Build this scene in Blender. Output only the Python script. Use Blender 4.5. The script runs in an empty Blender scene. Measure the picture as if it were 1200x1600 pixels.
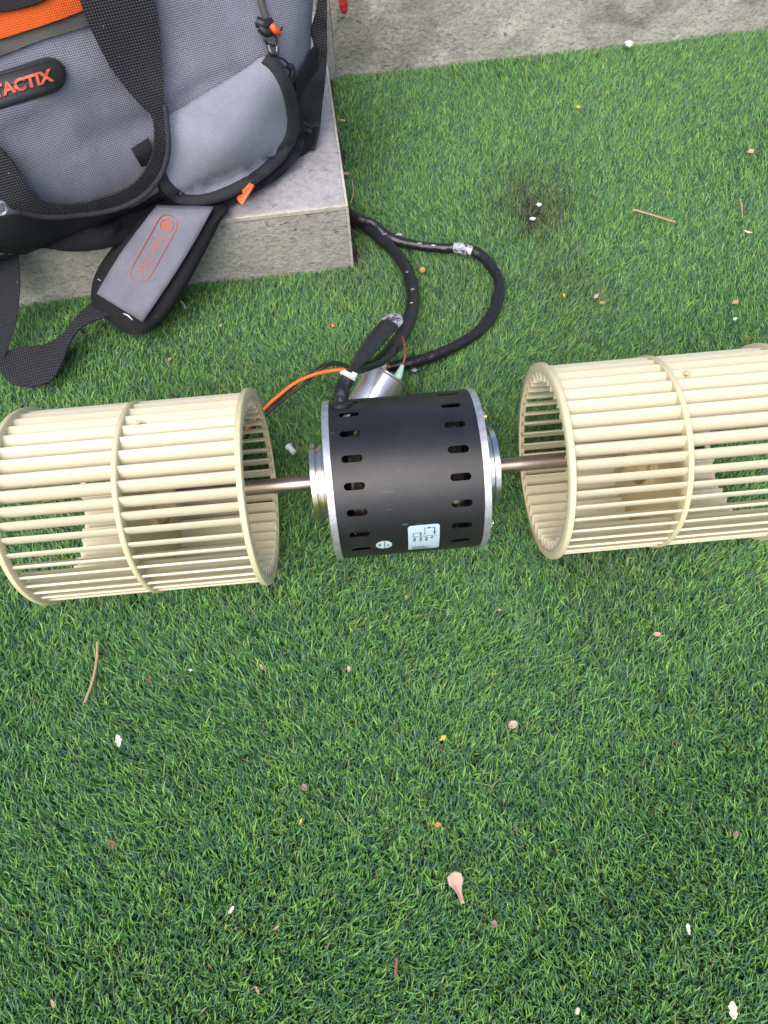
import bpy, bmesh, math, random
import numpy as np
from mathutils import Vector, Matrix
from mathutils.bvhtree import BVHTree
random.seed(7); rng = np.random.default_rng(7)
S = bpy.context.scene; COL = S.collection
PI = math.pi; R = math.radians

# ------------------------------------------------------------------ camera
FPX, TH, RO, YA = 1011.0, R(66.0), R(-3.86), R(1.39)
CAM = Vector((-.0064, -.2834, .6522))
fw = Vector((math.sin(YA)*math.cos(TH), math.cos(YA)*math.cos(TH), -math.sin(TH)))
r0 = Vector((math.cos(YA), -math.sin(YA), 0)); u0 = r0.cross(fw)
rt = math.cos(RO)*r0 + math.sin(RO)*u0; up = -math.sin(RO)*r0 + math.cos(RO)*u0
cd = bpy.data.cameras.new('camera'); cam = bpy.data.objects.new('camera', cd); COL.objects.link(cam)
M = Matrix.Identity(4)
for i in range(3):
    M[i][0], M[i][1], M[i][2], M[i][3] = rt[i], up[i], -fw[i], CAM[i]
cam.matrix_world = M
cd.sensor_fit = 'HORIZONTAL'; cd.sensor_width = 36; cd.lens = 36*FPX/1200
cd.clip_start = .01; cd.clip_end = 200
S.camera = cam
# ------------------------------------------------------------------ world, sun, exposure
SUN_EL, SUN_AZ = R(58), R(205)      # azimuth: direction the light comes from, clockwise from +y
W = bpy.data.worlds.new('World'); S.world = W; W.use_nodes = True
nt = W.node_tree; nt.nodes.clear()
o_ = nt.nodes.new('ShaderNodeOutputWorld'); b_ = nt.nodes.new('ShaderNodeBackground'); s_ = nt.nodes.new('ShaderNodeTexSky')
s_.sky_type = 'NISHITA'; s_.sun_disc = False; s_.sun_elevation = SUN_EL; s_.sun_rotation = SUN_AZ
s_.air_density = 1.0; s_.dust_density = 3.0; s_.ozone_density = 1.0
b_.inputs['Strength'].default_value = .10
nt.links.new(s_.outputs[0], b_.inputs[0]); nt.links.new(b_.outputs[0], o_.inputs[0])
ld = bpy.data.lights.new('sun', 'SUN'); ld.energy = 1.5; ld.angle = R(65); ld.color = (1, .96, .90)
sun = bpy.data.objects.new('sun', ld); COL.objects.link(sun)
sdir = Vector((math.sin(SUN_AZ)*math.cos(SUN_EL), math.cos(SUN_AZ)*math.cos(SUN_EL), math.sin(SUN_EL)))
sun.rotation_euler = sdir.to_track_quat('Z', 'Y').to_euler(); sun.location = (0, 0, 3)
S.view_settings.view_transform = 'Standard'; S.view_settings.look = 'None'
S.view_settings.exposure = 1.0; S.view_settings.gamma = 1; S.view_settings.use_curve_mapping = False

# ------------------------------------------------------------------ helpers
def ray(px, py):
    return (fw + rt*((px-600)/FPX) - up*((py-800)/FPX)).normalized()
def atz(px, py, z):
    d = ray(px, py); return CAM + d*((z-CAM.z)/d.z)
def aty(px, py, y):
    d = ray(px, py); return CAM + d*((y-CAM.y)/d.y)
def tag(o, label=None, cat=None, group=None, kind=None):
    if label: o['label'] = label
    if cat: o['category'] = cat
    if group: o['group'] = group
    if kind: o['kind'] = kind
    return o
ORG = {}
def empty(name, loc):
    o = bpy.data.objects.new(name, None); COL.objects.link(o); o.location = loc; o.empty_display_size = .02
    ORG[o] = Vector(loc); return o
def mk(name, verts, faces, mats, parent=None, smooth=True, mi=None, auto=None, org=None):
    """one mesh object; verts are world positions, stored relative to the thing's origin"""
    if not isinstance(mats, (list, tuple)): mats = [mats]
    off = ORG[parent] if parent is not None else (Vector(org) if org is not None else Vector((0, 0, 0)))
    me = bpy.data.meshes.new(name)
    me.from_pydata([tuple(Vector(v)-off) for v in verts], [], [tuple(f) for f in faces])
    for m in mats: me.materials.append(m)
    if mi is not None: me.polygons.foreach_set('material_index', mi)
    me.polygons.foreach_set('use_smooth', [smooth]*len(me.polygons))
    bm = bmesh.new(); bm.from_mesh(me); bmesh.ops.recalc_face_normals(bm, faces=bm.faces); bm.to_mesh(me); bm.free()
    if smooth and auto:
        try: me.set_sharp_from_angle(angle=R(auto))
        except Exception: pass
    o = bpy.data.objects.new(name, me); COL.objects.link(o)
    if parent is not None: o.parent = parent
    elif org is not None: o.location = off
    ORG[o] = off
    return o
class MB:
    def __init__(s): s.v = []; s.f = []; s.m = []
    def add(s, v, f, m=0):
        n = len(s.v); s.v += [Vector(x) for x in v]; s.f += [tuple(i+n for i in q) for q in f]; s.m += [m]*len(f)
    def box(s, c, size, rot=None, m=0):
        x, y, z = [k/2 for k in size]; q = []
        for a in (-1, 1):
            for b in (-1, 1):
                for d in (-1, 1):
                    p = Vector((a*x, b*y, d*z)); p = (rot @ p) if rot else p; q.append(p+Vector(c))
        s.add(q, [(0, 1, 3, 2), (4, 6, 7, 5), (0, 4, 5, 1), (2, 3, 7, 6), (0, 2, 6, 4), (1, 5, 7, 3)], m)
    def lathe(s, prof, c=(0, 0, 0), axis=Vector((1, 0, 0)), n=64, m=0, closed=False):
        axis = Vector(axis).normalized(); a = axis.orthogonal().normalized(); b = axis.cross(a); c = Vector(c)
        v = []; k = len(prof)
        for (h, r) in prof:
            for i in range(n):
                t = 2*PI*i/n; v.append(c+axis*h+(a*math.cos(t)+b*math.sin(t))*r)
        f = []
        for j in range(k if closed else k-1):
            j2 = (j+1) % k
            for i in range(n):
                i2 = (i+1) % n; f.append((j*n+i, j*n+i2, j2*n+i2, j2*n+i))
        if not closed:
            f.append(tuple(range(n))); f.append(tuple(range((k-1)*n, k*n)))
        s.add(v, f, m)
    def build(s, name, mats, parent=None, smooth=True, auto=35, org=None):
        return mk(name, s.v, s.f, mats, parent, smooth, s.m, auto, org)
def spline(pts, n):
    """Catmull-Rom through tuples/vectors of any dimension -> n per segment"""
    P = np.array([list(p) for p in pts], float); P = np.vstack([2*P[0]-P[1], P, 2*P[-1]-P[-2]]); out = []
    for i in range(1, len(P)-2):
        for k in range(n):
            t = k/n; a, b, c, d = P[i-1], P[i], P[i+1], P[i+2]
            out.append(.5*((2*b)+(-a+c)*t+(2*a-5*b+4*c-d)*t*t+(-a+3*b-3*c+d)*t**3))
    out.append(P[-2]); return out
def loop_spline(pts, n):
    P = np.array([list(p) for p in pts], float); m = len(P); out = []
    for i in range(m):
        a, b, c, d = P[i-1], P[i], P[(i+1) % m], P[(i+2) % m]
        for k in range(n):
            t = k/n; out.append(.5*((2*b)+(-a+c)*t+(2*a-5*b+4*c-d)*t*t+(-a+3*b-3*c+d)*t**3))
    return out
def tube(pts, n=6, seg=12, name='wire', mat=None, parent=None, org=None, lump=0.0, mb=None):
    """pts: (x,y,z,half_width,half_height); round or flattened sleeve"""
    q = spline(pts, n); c = [Vector(p[:3]) for p in q]; V = []; F = []
    for i, p in enumerate(q):
        t = (c[min(i+1, len(c)-1)]-c[max(i-1, 0)]).normalized()
        side = t.cross(Vector((0, 0, 1)))
        if side.length < .2: side = t.cross(Vector((1, 0, 0)))
        side.normalize(); nn = side.cross(t)
        w, h = p[3], p[4]
        if lump:
            w *= 1+lump*(random.random()-.5); h *= 1+lump*(random.random()-.5)
        for k in range(seg):
            a = 2*PI*k/seg; V.append(c[i]+side*math.cos(a)*w+nn*math.sin(a)*h)
    for i in range(len(c)-1):
        for k in range(seg):
            k2 = (k+1) % seg; F.append((i*seg+k, i*seg+k2, (i+1)*seg+k2, (i+1)*seg+k))
    F.append(tuple(range(seg))); F.append(tuple(range((len(c)-1)*seg, len(c)*seg)))
    if mb is not None: mb.add(V, F); return None
    return mk(name, V, F, mat, parent, org=org, auto=60)

# ------------------------------------------------------------------ materials
def mat(name, color, rough=.5, metal=0, spec=.5):
    m = bpy.data.materials.new(name); m.use_nodes = True; b = m.node_tree.nodes['Principled BSDF']
    b.inputs['Base Color'].default_value = (*color, 1); b.inputs['Roughness'].default_value = rough
    b.inputs['Metallic'].default_value = metal; b.inputs['Specular IOR Level'].default_value = spec
    return m
class N:
    def __init__(s, m): s.m = m; s.t = m.node_tree; s.b = s.t.nodes['Principled BSDF']; s._c = None
    def new(s, typ, **k):
        n = s.t.nodes.new(typ)
        for a, v in k.items():
            if a.startswith('i_'):
                key = a[2:].replace('_', ' ')
                n.inputs[int(key) if key.isdigit() else key].default_value = v
            else: setattr(n, a, v)
        return n
    def l(s, a, b): s.t.links.new(a, b)
    @property
    def co(s):
        if not s._c: s._c = s.new('ShaderNodeTexCoord')
        return s._c.outputs['Object']
    def noise(s, scale, detail=6, rough=.6, dist=0, vec=None):
        n = s.new('ShaderNodeTexNoise'); n.inputs['Scale'].default_value = scale; n.inputs['Detail'].default_value = detail
        n.inputs['Roughness'].default_value = rough; n.inputs['Distortion'].default_value = dist
        s.l(vec or s.co, n.inputs['Vector']); return n.outputs['Fac']
    def vor(s, scale, feat='F1', rand=1, vec=None):
        n = s.new('ShaderNodeTexVoronoi'); n.feature = feat; n.inputs['Scale'].default_value = scale; n.inputs['Randomness'].default_value = rand
        s.l(vec or s.co, n.inputs['Vector']); return n
    def ramp(s, fac, stops, interp='LINEAR'):
        n = s.new('ShaderNodeValToRGB'); cr = n.color_ramp; cr.interpolation = interp
        while len(cr.elements) < len(stops): cr.elements.new(.5)
        for e, (p, c) in zip(cr.elements, stops):
            e.position = p; e.color = (*c, 1) if len(c) == 3 else c
        s.l(fac, n.inputs[0]); return n.outputs[0]
    def mix(s, fac, a, b, typ='MIX'):
        n = s.new('ShaderNodeMix', data_type='RGBA', blend_type=typ)
        for i, x in ((0, fac), (6, a), (7, b)):
            if isinstance(x, (int, float)): n.inputs[i].default_value = x
            elif isinstance(x, tuple): n.inputs[i].default_value = (*x, 1)
            else: s.l(x, n.inputs[i])
        return n.outputs[2]
    def math(s, op, a, b=None):
        n = s.new('ShaderNodeMath', operation=op)
        for i, x in ((0, a), (1, b)):
            if x is None: continue
            if isinstance(x, (int, float)): n.inputs[i].default_value = x
            else: s.l(x, n.inputs[i])
        return n.outputs[0]
    def bump(s, h, strength=.5, dist=.001, prev=None):
        n = s.new('ShaderNodeBump'); n.inputs['Strength'].default_value = strength; n.inputs['Distance'].default_value = dist
        s.l(h, n.inputs['Height'])
        if prev is not None: s.l(prev, n.inputs['Normal'])
        s.l(n.outputs[0], s.b.inputs['Normal']); return n.outputs[0]
    def col(s, c): s.l(c, s.b.inputs['Base Color'])
    def rough(s, c): s.l(c, s.b.inputs['Roughness'])

def stone(name, base, dark, light, rough=.75, big=9, grit=1.0, tone=(.30, .27, .22)):
    m = mat(name, base, rough, 0, .35); n = N(m)
    mp = n.new('ShaderNodeMapping'); n.l(n.co, mp.inputs['Vector']); mp.inputs['Scale'].default_value = (1, 1, 1.5)
    v = mp.outputs[0]
    a = n.ramp(n.noise(big, 8, .62, .4, v), [(.32, dark), (.46, base), (.60, base), (.76, light)])
    pf = n.ramp(n.noise(big*.7, 9, .68, .3, v), [(.52, (0, 0, 0)), (.57, (1, 1, 1))])
    c = n.mix(n.math('MULTIPLY', pf, .75*grit), a, tone)
    wp = n.ramp(n.noise(big*1.2, 9, .66, .5, mp.outputs[0]), [(.60, (0, 0, 0)), (.63, (1, 1, 1))])
    c = n.mix(n.math('MULTIPLY', wp, .5*grit), c, tuple(k*.95 for k in light))
    f = n.ramp(n.noise(150, 7, .8, .2, v), [(.34, (.42, .41, .40)), (.48, (1, 1, 1)), (.64, (1.42, 1.40, 1.36))])
    c = n.mix(.85*grit, c, f, 'MULTIPLY')
    vo = n.vor(230, 'F1', 1, v); sp = n.ramp(vo.outputs['Distance'], [(.12, (1.6, 1.58, 1.54)), (.26, (1, 1, 1))])
    sm_ = n.ramp(vo.outputs['Color'], [(.62, (0, 0, 0)), (.66, (1, 1, 1))])
    c = n.mix(n.math('MULTIPLY', sm_, .55*grit), c, n.mix(1, c, sp, 'MULTIPLY'))
    pits = n.ramp(n.noise(75, 3, .55, .5, v), [(.28, (.38, .35, .32)), (.34, (1, 1, 1))]); c = n.mix(.8*grit, c, pits, 'MULTIPLY')
    n.col(c)
    h = n.bump(n.noise(110, 9, .8, .2, v), .8*grit, .0045)
    h = n.bump(n.noise(30, 5, .7, .2, v), .35*grit, .006, h)
    n.bump(pits, .6*grit, .002, h); return m
M_riser = stone('rough_stone_tile', (.47, .455, .415), (.30, .29, .27), (.64, .62, .57), tone=(.46, .425, .35))
M_wall = stone('rough_stone_wall', (.53, .495, .43), (.31, .29, .255), (.78, .75, .68), big=9, tone=(.35, .32, .28))
M_tread = stone('tread_stone', (.43, .41, .42), (.33, .32, .325), (.53, .51, .515), .5, 16, .6, (.40, .38, .385))
M_edge = stone('tile_edge', (.56, .52, .43), (.42, .38, .30), (.66, .62, .54), .7, 30, .5)
M_grout = stone('grout', (.42, .41, .39), (.33, .32, .30), (.5, .49, .47), .8, 25, .6)
# soil under turf
M_soil = mat('turf_backing', (.02, .035, .02), .9); n = N(M_soil)
n.col(n.ramp(n.noise(220, 4), [(.35, (.04, .08, .045)), (.65, (.08, .14, .07))])); n.bump(n.noise(260, 5), .8, .004)
M_dirt = mat('dirt', (.05, .035, .025), .95); n = N(M_dirt)
n.col(n.ramp(n.noise(160, 6, .7), [(.3, (.012, .009, .007)), (.55, (.055, .04, .028)), (.75, (.14, .11, .08))])); n.bump(n.noise(200, 6), 1, .005)
# grass
M_grass = mat('grass_blades', (.06, .18, .04), .42, 0, .5); n = N(M_grass)
at = n.new('ShaderNodeAttribute', attribute_name='tint'); n.col(at.outputs['Color'])
tr = n.new('ShaderNodeBsdfTranslucent'); n.l(at.outputs['Color'], tr.inputs['Color'])
mx = n.new('ShaderNodeMixShader'); mx.inputs[0].default_value = .38
n.l(n.b.outputs[0], mx.inputs[1]); n.l(tr.outputs[0], mx.inputs[2]); n.l(mx.outputs[0], n.t.nodes['Material Output'].inputs['Surface'])
# fabric
def fabric(name, c1, c2, cell, rough=.8, bump=.0012, dirt=.3, spec=.3, ang=0):
    m = mat(name, c1, rough, 0, spec); n = N(m)
    sx = n.new('ShaderNodeSeparateXYZ')
    mp = n.new('ShaderNodeMapping'); mp.inputs['Rotation'].default_value = (0, ang, R(-16)); n.l(n.co, mp.inputs['Vector']); n.l(mp.outputs[0], sx.inputs[0])
    k = PI/cell
    u = n.math('SINE', n.math('MULTIPLY', sx.outputs[0], k)); w = n.math('SINE', n.math('MULTIPLY', n.math('ADD', sx.outputs[2], n.math('MULTIPLY', sx.outputs[1], .6)), k))
    h = n.math('MULTIPLY', u, w); h = n.math('ABSOLUTE', h)
    c = n.mix(h, c2, c1)
    d = n.ramp(n.noise(14, 5, .6, .5), [(.3, (1-dirt, 1-dirt, 1-dirt*.9)), (.65, (1.08, 1.08, 1.08))]); c = n.mix(1, c, d, 'MULTIPLY')
    lint = n.ramp(n.noise(420, 2, .5), [(.735, (0, 0, 0)), (.8, (.5, .5, .5))]); c = n.mix(lint, c, (.5, .5, .5))
    n.col(c); hb = n.bump(h, .7, bump); n.bump(n.noise(30, 4), .25, .006, hb); return m
M_grey = fabric('grey_mesh_fabric', (.30, .302, .37), (.175, .176, .222), .0021, .55, .0008, .26)
M_litgrey = fabric('sky_lit_grey_fabric', (.37, .38, .46), (.26, .265, .325), .0016, .65, .0006, .18)  # paler than the body grey: sky light on the upturned flap painted in
M_pgrey = fabric('pad_grey_fabric', (.26, .26, .315), (.18, .18, .22), .0018, .65, .0006, .25)
M_black = fabric('black_fabric', (.022, .022, .026), (.010, .010, .013), .0016, .75, .0006, .3)
M_web = fabric('black_webbing', (.050, .050, .060), (.010, .010, .013), .0026, .6, .0014, .3, .4)
M_bind = fabric('binding_tape', (.055, .056, .066), (.024, .024, .03), .0017, .7, .0006, .3)
M_trim = fabric('taupe_trim', (.13, .12, .11), (.09, .083, .078), .0012, .7, .0004, .3)
M_orange = fabric('orange_fabric', (.80, .13, .015), (.50, .07, .008), .0020, .7, .0008, .15)
M_redprint = mat('red_print', (.62, .11, .06), .55); M_fade = mat('faded_red_print', (.36, .11, .075), .65); M_redtab = mat('orange_tab', (.75, .12, .03), .5)
M_rubber = mat('black_rubber', (.016, .016, .019), .42); n = N(M_rubber); n.bump(n.noise(300, 4), .15, .001)
# plastics and metals
M_cream = mat('cream_plastic', (.76, .67, .46), .38, 0, .45); n = N(M_cream)
n.col(n.mix(n.ramp(n.noise(9, 5, .6, .3), [(.35, (0, 0, 0)), (.7, (1, 1, 1))]), (.71, .63, .42), (.66, .57, .34)))
n.b.inputs['Subsurface Weight'].default_value = .25; n.b.inputs['Subsurface Scale'].default_value = .004
n.b.inputs['Subsurface Radius'].default_value = (1, .6, .3); n.bump(n.noise(60, 4), .12, .001)
M_vane = mat('vane_plastic', (.74, .68, .50), .36, 0, .5); n = N(M_vane)
n.col(n.mix(n.ramp(n.noise(11, 6, .65, .4), [(.35, (0, 0, 0)), (.7, (1, 1, 1))]), (.70, .64, .47), (.65, .575, .405)))
dv = n.ramp(n.noise(170, 5, .7), [(.66, (0, 0, 0)), (.78, (.5, .5, .5))]); n.rough(n.ramp(n.noise(60, 4), [(.3, (.30, .30, .30)), (.7, (.48, .48, .48))]))
n.b.inputs['Subsurface Weight'].default_value = .2; n.b.inputs['Subsurface Scale'].default_value = .004
n.b.inputs['Subsurface Radius'].default_value = (1, .7, .4); n.bump(n.noise(60, 4), .15, .001)
M_cream2 = mat('warm_glow_plastic', (.74, .60, .36), .5)  # yellow tint paints in the warm bounced glow on web and hub
n = N(M_cream2); n.col(n.ramp(n.noise(25, 5), [(.3, (.56, .42, .18)), (.7, (.70, .58, .33))]))
M_shell = mat('black_satin_paint', (.013, .013, .015), .36, 0, .55); n = N(M_shell)
n.rough(n.ramp(n.noise(18, 6, .6), [(.3, (.33, .33, .33)), (.7, (.43, .43, .43))])); n.bump(n.noise(700, 2), .05, .0005)
mp_ = n.new('ShaderNodeMapping'); n.l(n.co, mp_.inputs['Vector']); mp_.inputs['Rotation'].default_value = (.4, .7, .5); mp_.inputs['Scale'].default_value = (1, 12, 1)
scr = n.ramp(n.noise(34, 2, .4, .2, mp_.outputs[0]), [(.735, (0, 0, 0)), (.75, (.55, .55, .55))])
dus = n.ramp(n.noise(22, 7, .75, .6), [(.45, (0, 0, 0)), (.75, (.055, .055, .055))])
n.col(n.mix(scr, n.mix(dus, (.013, .013, .015), (.25, .23, .20)), (.12, .12, .12)))
M_alu = mat('cast_aluminium', (.60, .60, .62), .42, .75); n = N(M_alu)
n.col(n.ramp(n.noise(120, 5, .7), [(.3, (.42, .42, .44)), (.7, (.72, .72, .74))])); n.bump(n.noise(300, 4), .35, .001)
M_zinc = mat('zinc_plated', (.62, .62, .60), .26, .95); n = N(M_zinc)
n.col(n.ramp(n.noise(22, 2, .5), [(.35, (.60, .62, .66)), (.55, (.62, .62, .58)), (.7, (.66, .56, .30))]))
M_shaft = mat('brown_steel_shaft', (.30, .22, .18), .28, .9); n = N(M_shaft)
n.col(n.ramp(n.noise(40, 4, .6), [(.3, (.31, .235, .18)), (.7, (.47, .38, .31))]))
M_steel = mat('dark_stator', (.06, .055, .05), .45, .6)
M_coil = mat('coil_winding', (.04, .03, .025), .6); n = N(M_coil); n.col(n.ramp(n.noise(70, 4), [(.35, (.010, .008, .007)), (.58, (.03, .02, .015)), (.66, (.35, .32, .26))]))
M_brass = mat('brass_nut', (.75, .62, .25), .3, .8)
M_can = mat('capacitor_can', (.78, .78, .78), .3, .85); n = N(M_can); n.rough(n.ramp(n.noise(50, 4), [(.3, (.24, .24, .24)), (.7, (.42, .42, .42))]))
M_sleeve = mat('black_sleeve', (.014, .014, .017), .30, 0, .6); n = N(M_sleeve); n.bump(n.noise(48, 4, .55, .6), .6, .005)
n.col(n.mix(n.ramp(n.noise(55, 5, .7), [(.68, (0, 0, 0)), (.76, (.3, .3, .3))]), (.014, .014, .017), (.2, .2, .22)))
M_worn = mat('worn_grey_tape', (.42, .43, .46), .5); n = N(M_worn); n.col(n.ramp(n.noise(120, 5, .7), [(.42, (.05, .05, .06)), (.52, (.42, .43, .46)), (.7, (.62, .63, .66))]))
M_wor = mat('orange_wire', (.85, .16, .03), .4); M_wbk = mat('black_wire', (.018, .018, .02), .4)
M_wbr = mat('red_brown_wire', (.22, .05, .035), .4); M_wgr = mat('green_yellow_wire', (.35, .55, .12), .4)
M_clear = mat('green_clear_sleeve', (.45, .68, .55), .3); M_white = mat('white_nylon', (.78, .80, .80), .4)
M_sticker = mat('pale_blue_sticker', (.47, .60, .66), .4); M_ink = mat('dark_ink', (.02, .03, .04), .5)
M_redgrip = mat('red_grip', (.60, .035, .025), .35); M_plmetal = mat('dark_tool_steel', (.12, .12, .13), .35, .8)

# ------------------------------------------------------------------ setting: ground, step, wall
HS = .105; XS, YS, PSI = -.0099, .3585, R(2.38); DEPTH = .388
cs, sn = math.cos(PSI), math.sin(PSI)
def stp(a, b, z=0): return Vector((XS+a*cs-b*sn, YS+a*sn+b*cs, z))
GW = DEPTH
g = 30
mb = MB(); mb.add([(-g, -g, 0), (g, -g, 0), (g, g, 0), (-g, g, 0)], [(0, 1, 2, 3)])
tag(mb.build('ground', M_soil, smooth=False), kind='structure')
def slab(mb, a0, a1, b0, b1, z0, z1, bev=.0, m=0):
    v = [stp(a, b, z) for a in (a0, a1) for b in (b0, b1) for z in (z0, z1)]
    mb.add(v, [(0, 1, 3, 2), (4, 6, 7, 5), (0, 4, 5, 1), (2, 3, 7, 6), (0, 2, 6, 4), (1, 5, 7, 3)], m)
def bevelled(o, w, seg=2):
    md = o.modifiers.new('bevel', 'BEVEL'); md.width = w; md.segments = seg; md.limit_method = 'ANGLE'; return o
step = empty('stone_step', stp(-.6, 0, 0))
tag(step, 'low stone step with smooth grey tread beneath the tool bag', 'step')
T = .011
mb = MB(); slab(mb, -2.2, -T, T, GW-.001, -.05, HS-T); mb.build('core', M_grout, step, smooth=False)
for i in range(4):      # tread tiles with recessed joints
    a1 = -.0 - i*.6; a0 = a1-.597
    mb = MB(); slab(mb, a0, a1-.0022, .0022, GW-.0015, HS-T+.0005, HS); bevelled(mb.build('tread_tile', M_tread, step, smooth=False), .0008)
    mb = MB(); slab(mb, a0, a1-.0022, 0, T-.001, -.04, HS-.0035); bevelled(mb.build('riser_tile', M_riser, step, smooth=False), .0008)
mb = MB(); slab(mb, -2.2, -.0018, -.0012, .0021, HS-.0062, HS-.0002); bevelled(mb.build('front_edge_trim', M_edge, step, smooth=False), .0008)
mb = MB(); slab(mb, -.0021, .0012, -.0014, GW-.002, HS-.0034, HS+.0002); bevelled(mb.build('side_edge_trim', M_edge, step, smooth=False), .0008)
mb = MB(); slab(mb, -.0021, .0014, -.0012, .0021, -.03, HS-.0036); bevelled(mb.build('corner_edge_trim', M_edge, step, smooth=False), .0008)
mb = MB(); slab(mb, -T, -.0022+.001, T, GW-.002, -.04, HS-T); mb.build('side_tile', M_riser, step, smooth=False)
wall = empty('stone_wall', stp(.8, GW+.2, 0))
tag(wall, 'rough weathered stone wall rising behind the artificial grass', 'wall')
HW = .215
mb = MB(); slab(mb, -2.3, 3.2, GW+.012, GW+1.2, -.05, HW-.012); mb.build('core', M_grout, wall, smooth=False)
def wall_tile(a0, a1):
    na, nz = 70, 16; V = []; F = []
    for j in range(nz+1):
        for i in range(na+1):
            a = a0+(a1-a0)*i/na; z = -.03+(HW-.016+.03)*j/nz
            b = GW+.0018*(math.sin(a*31+z*40)+math.sin(a*73-z*90)*.6+random.uniform(-.5, .5))*(0 if i in (0, na) or j in (0, nz) else 1)
            V.append(stp(a, b, z))
    for j in range(nz):
        for i in range(na): F.append((j*(na+1)+i, j*(na+1)+i+1, (j+1)*(na+1)+i+1, (j+1)*(na+1)+i))
    k = len(V); V += [stp(a0, GW+.012, -.03), stp(a1, GW+.012, -.03), stp(a1, GW+.012, HW-.016), stp(a0, GW+.012, HW-.016)]
    c = [0, na, nz*(na+1)+na, nz*(na+1)]
    for q in range(4): F.append((c[q], c[(q+1) % 4], k+(q+1) % 4, k+q)) if q in (1, 3) else None
    return mk('wall_tile', V, F, M_wall, wall)
wall_tile(.0165, .95); wall_tile(.954, 1.9); wall_tile(1.904, 2.9); wall_tile(-.9, -.003); wall_tile(-1.9, -.904)
mb = MB(); slab(mb, -.0025, .016, GW-.0012, GW+.011, -.04, HW-.016); bevelled(mb.build('grout_strip', M_grout, wall, smooth=False), .001)
for i in range(6):
    mb = MB(); slab(mb, -1.9+i*.8, -1.9+i*.8+.797, GW-.002, GW+.6, HW-.0115, HW); bevelled(mb.build('cap_tile', M_tread, wall, smooth=False), .001)

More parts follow.
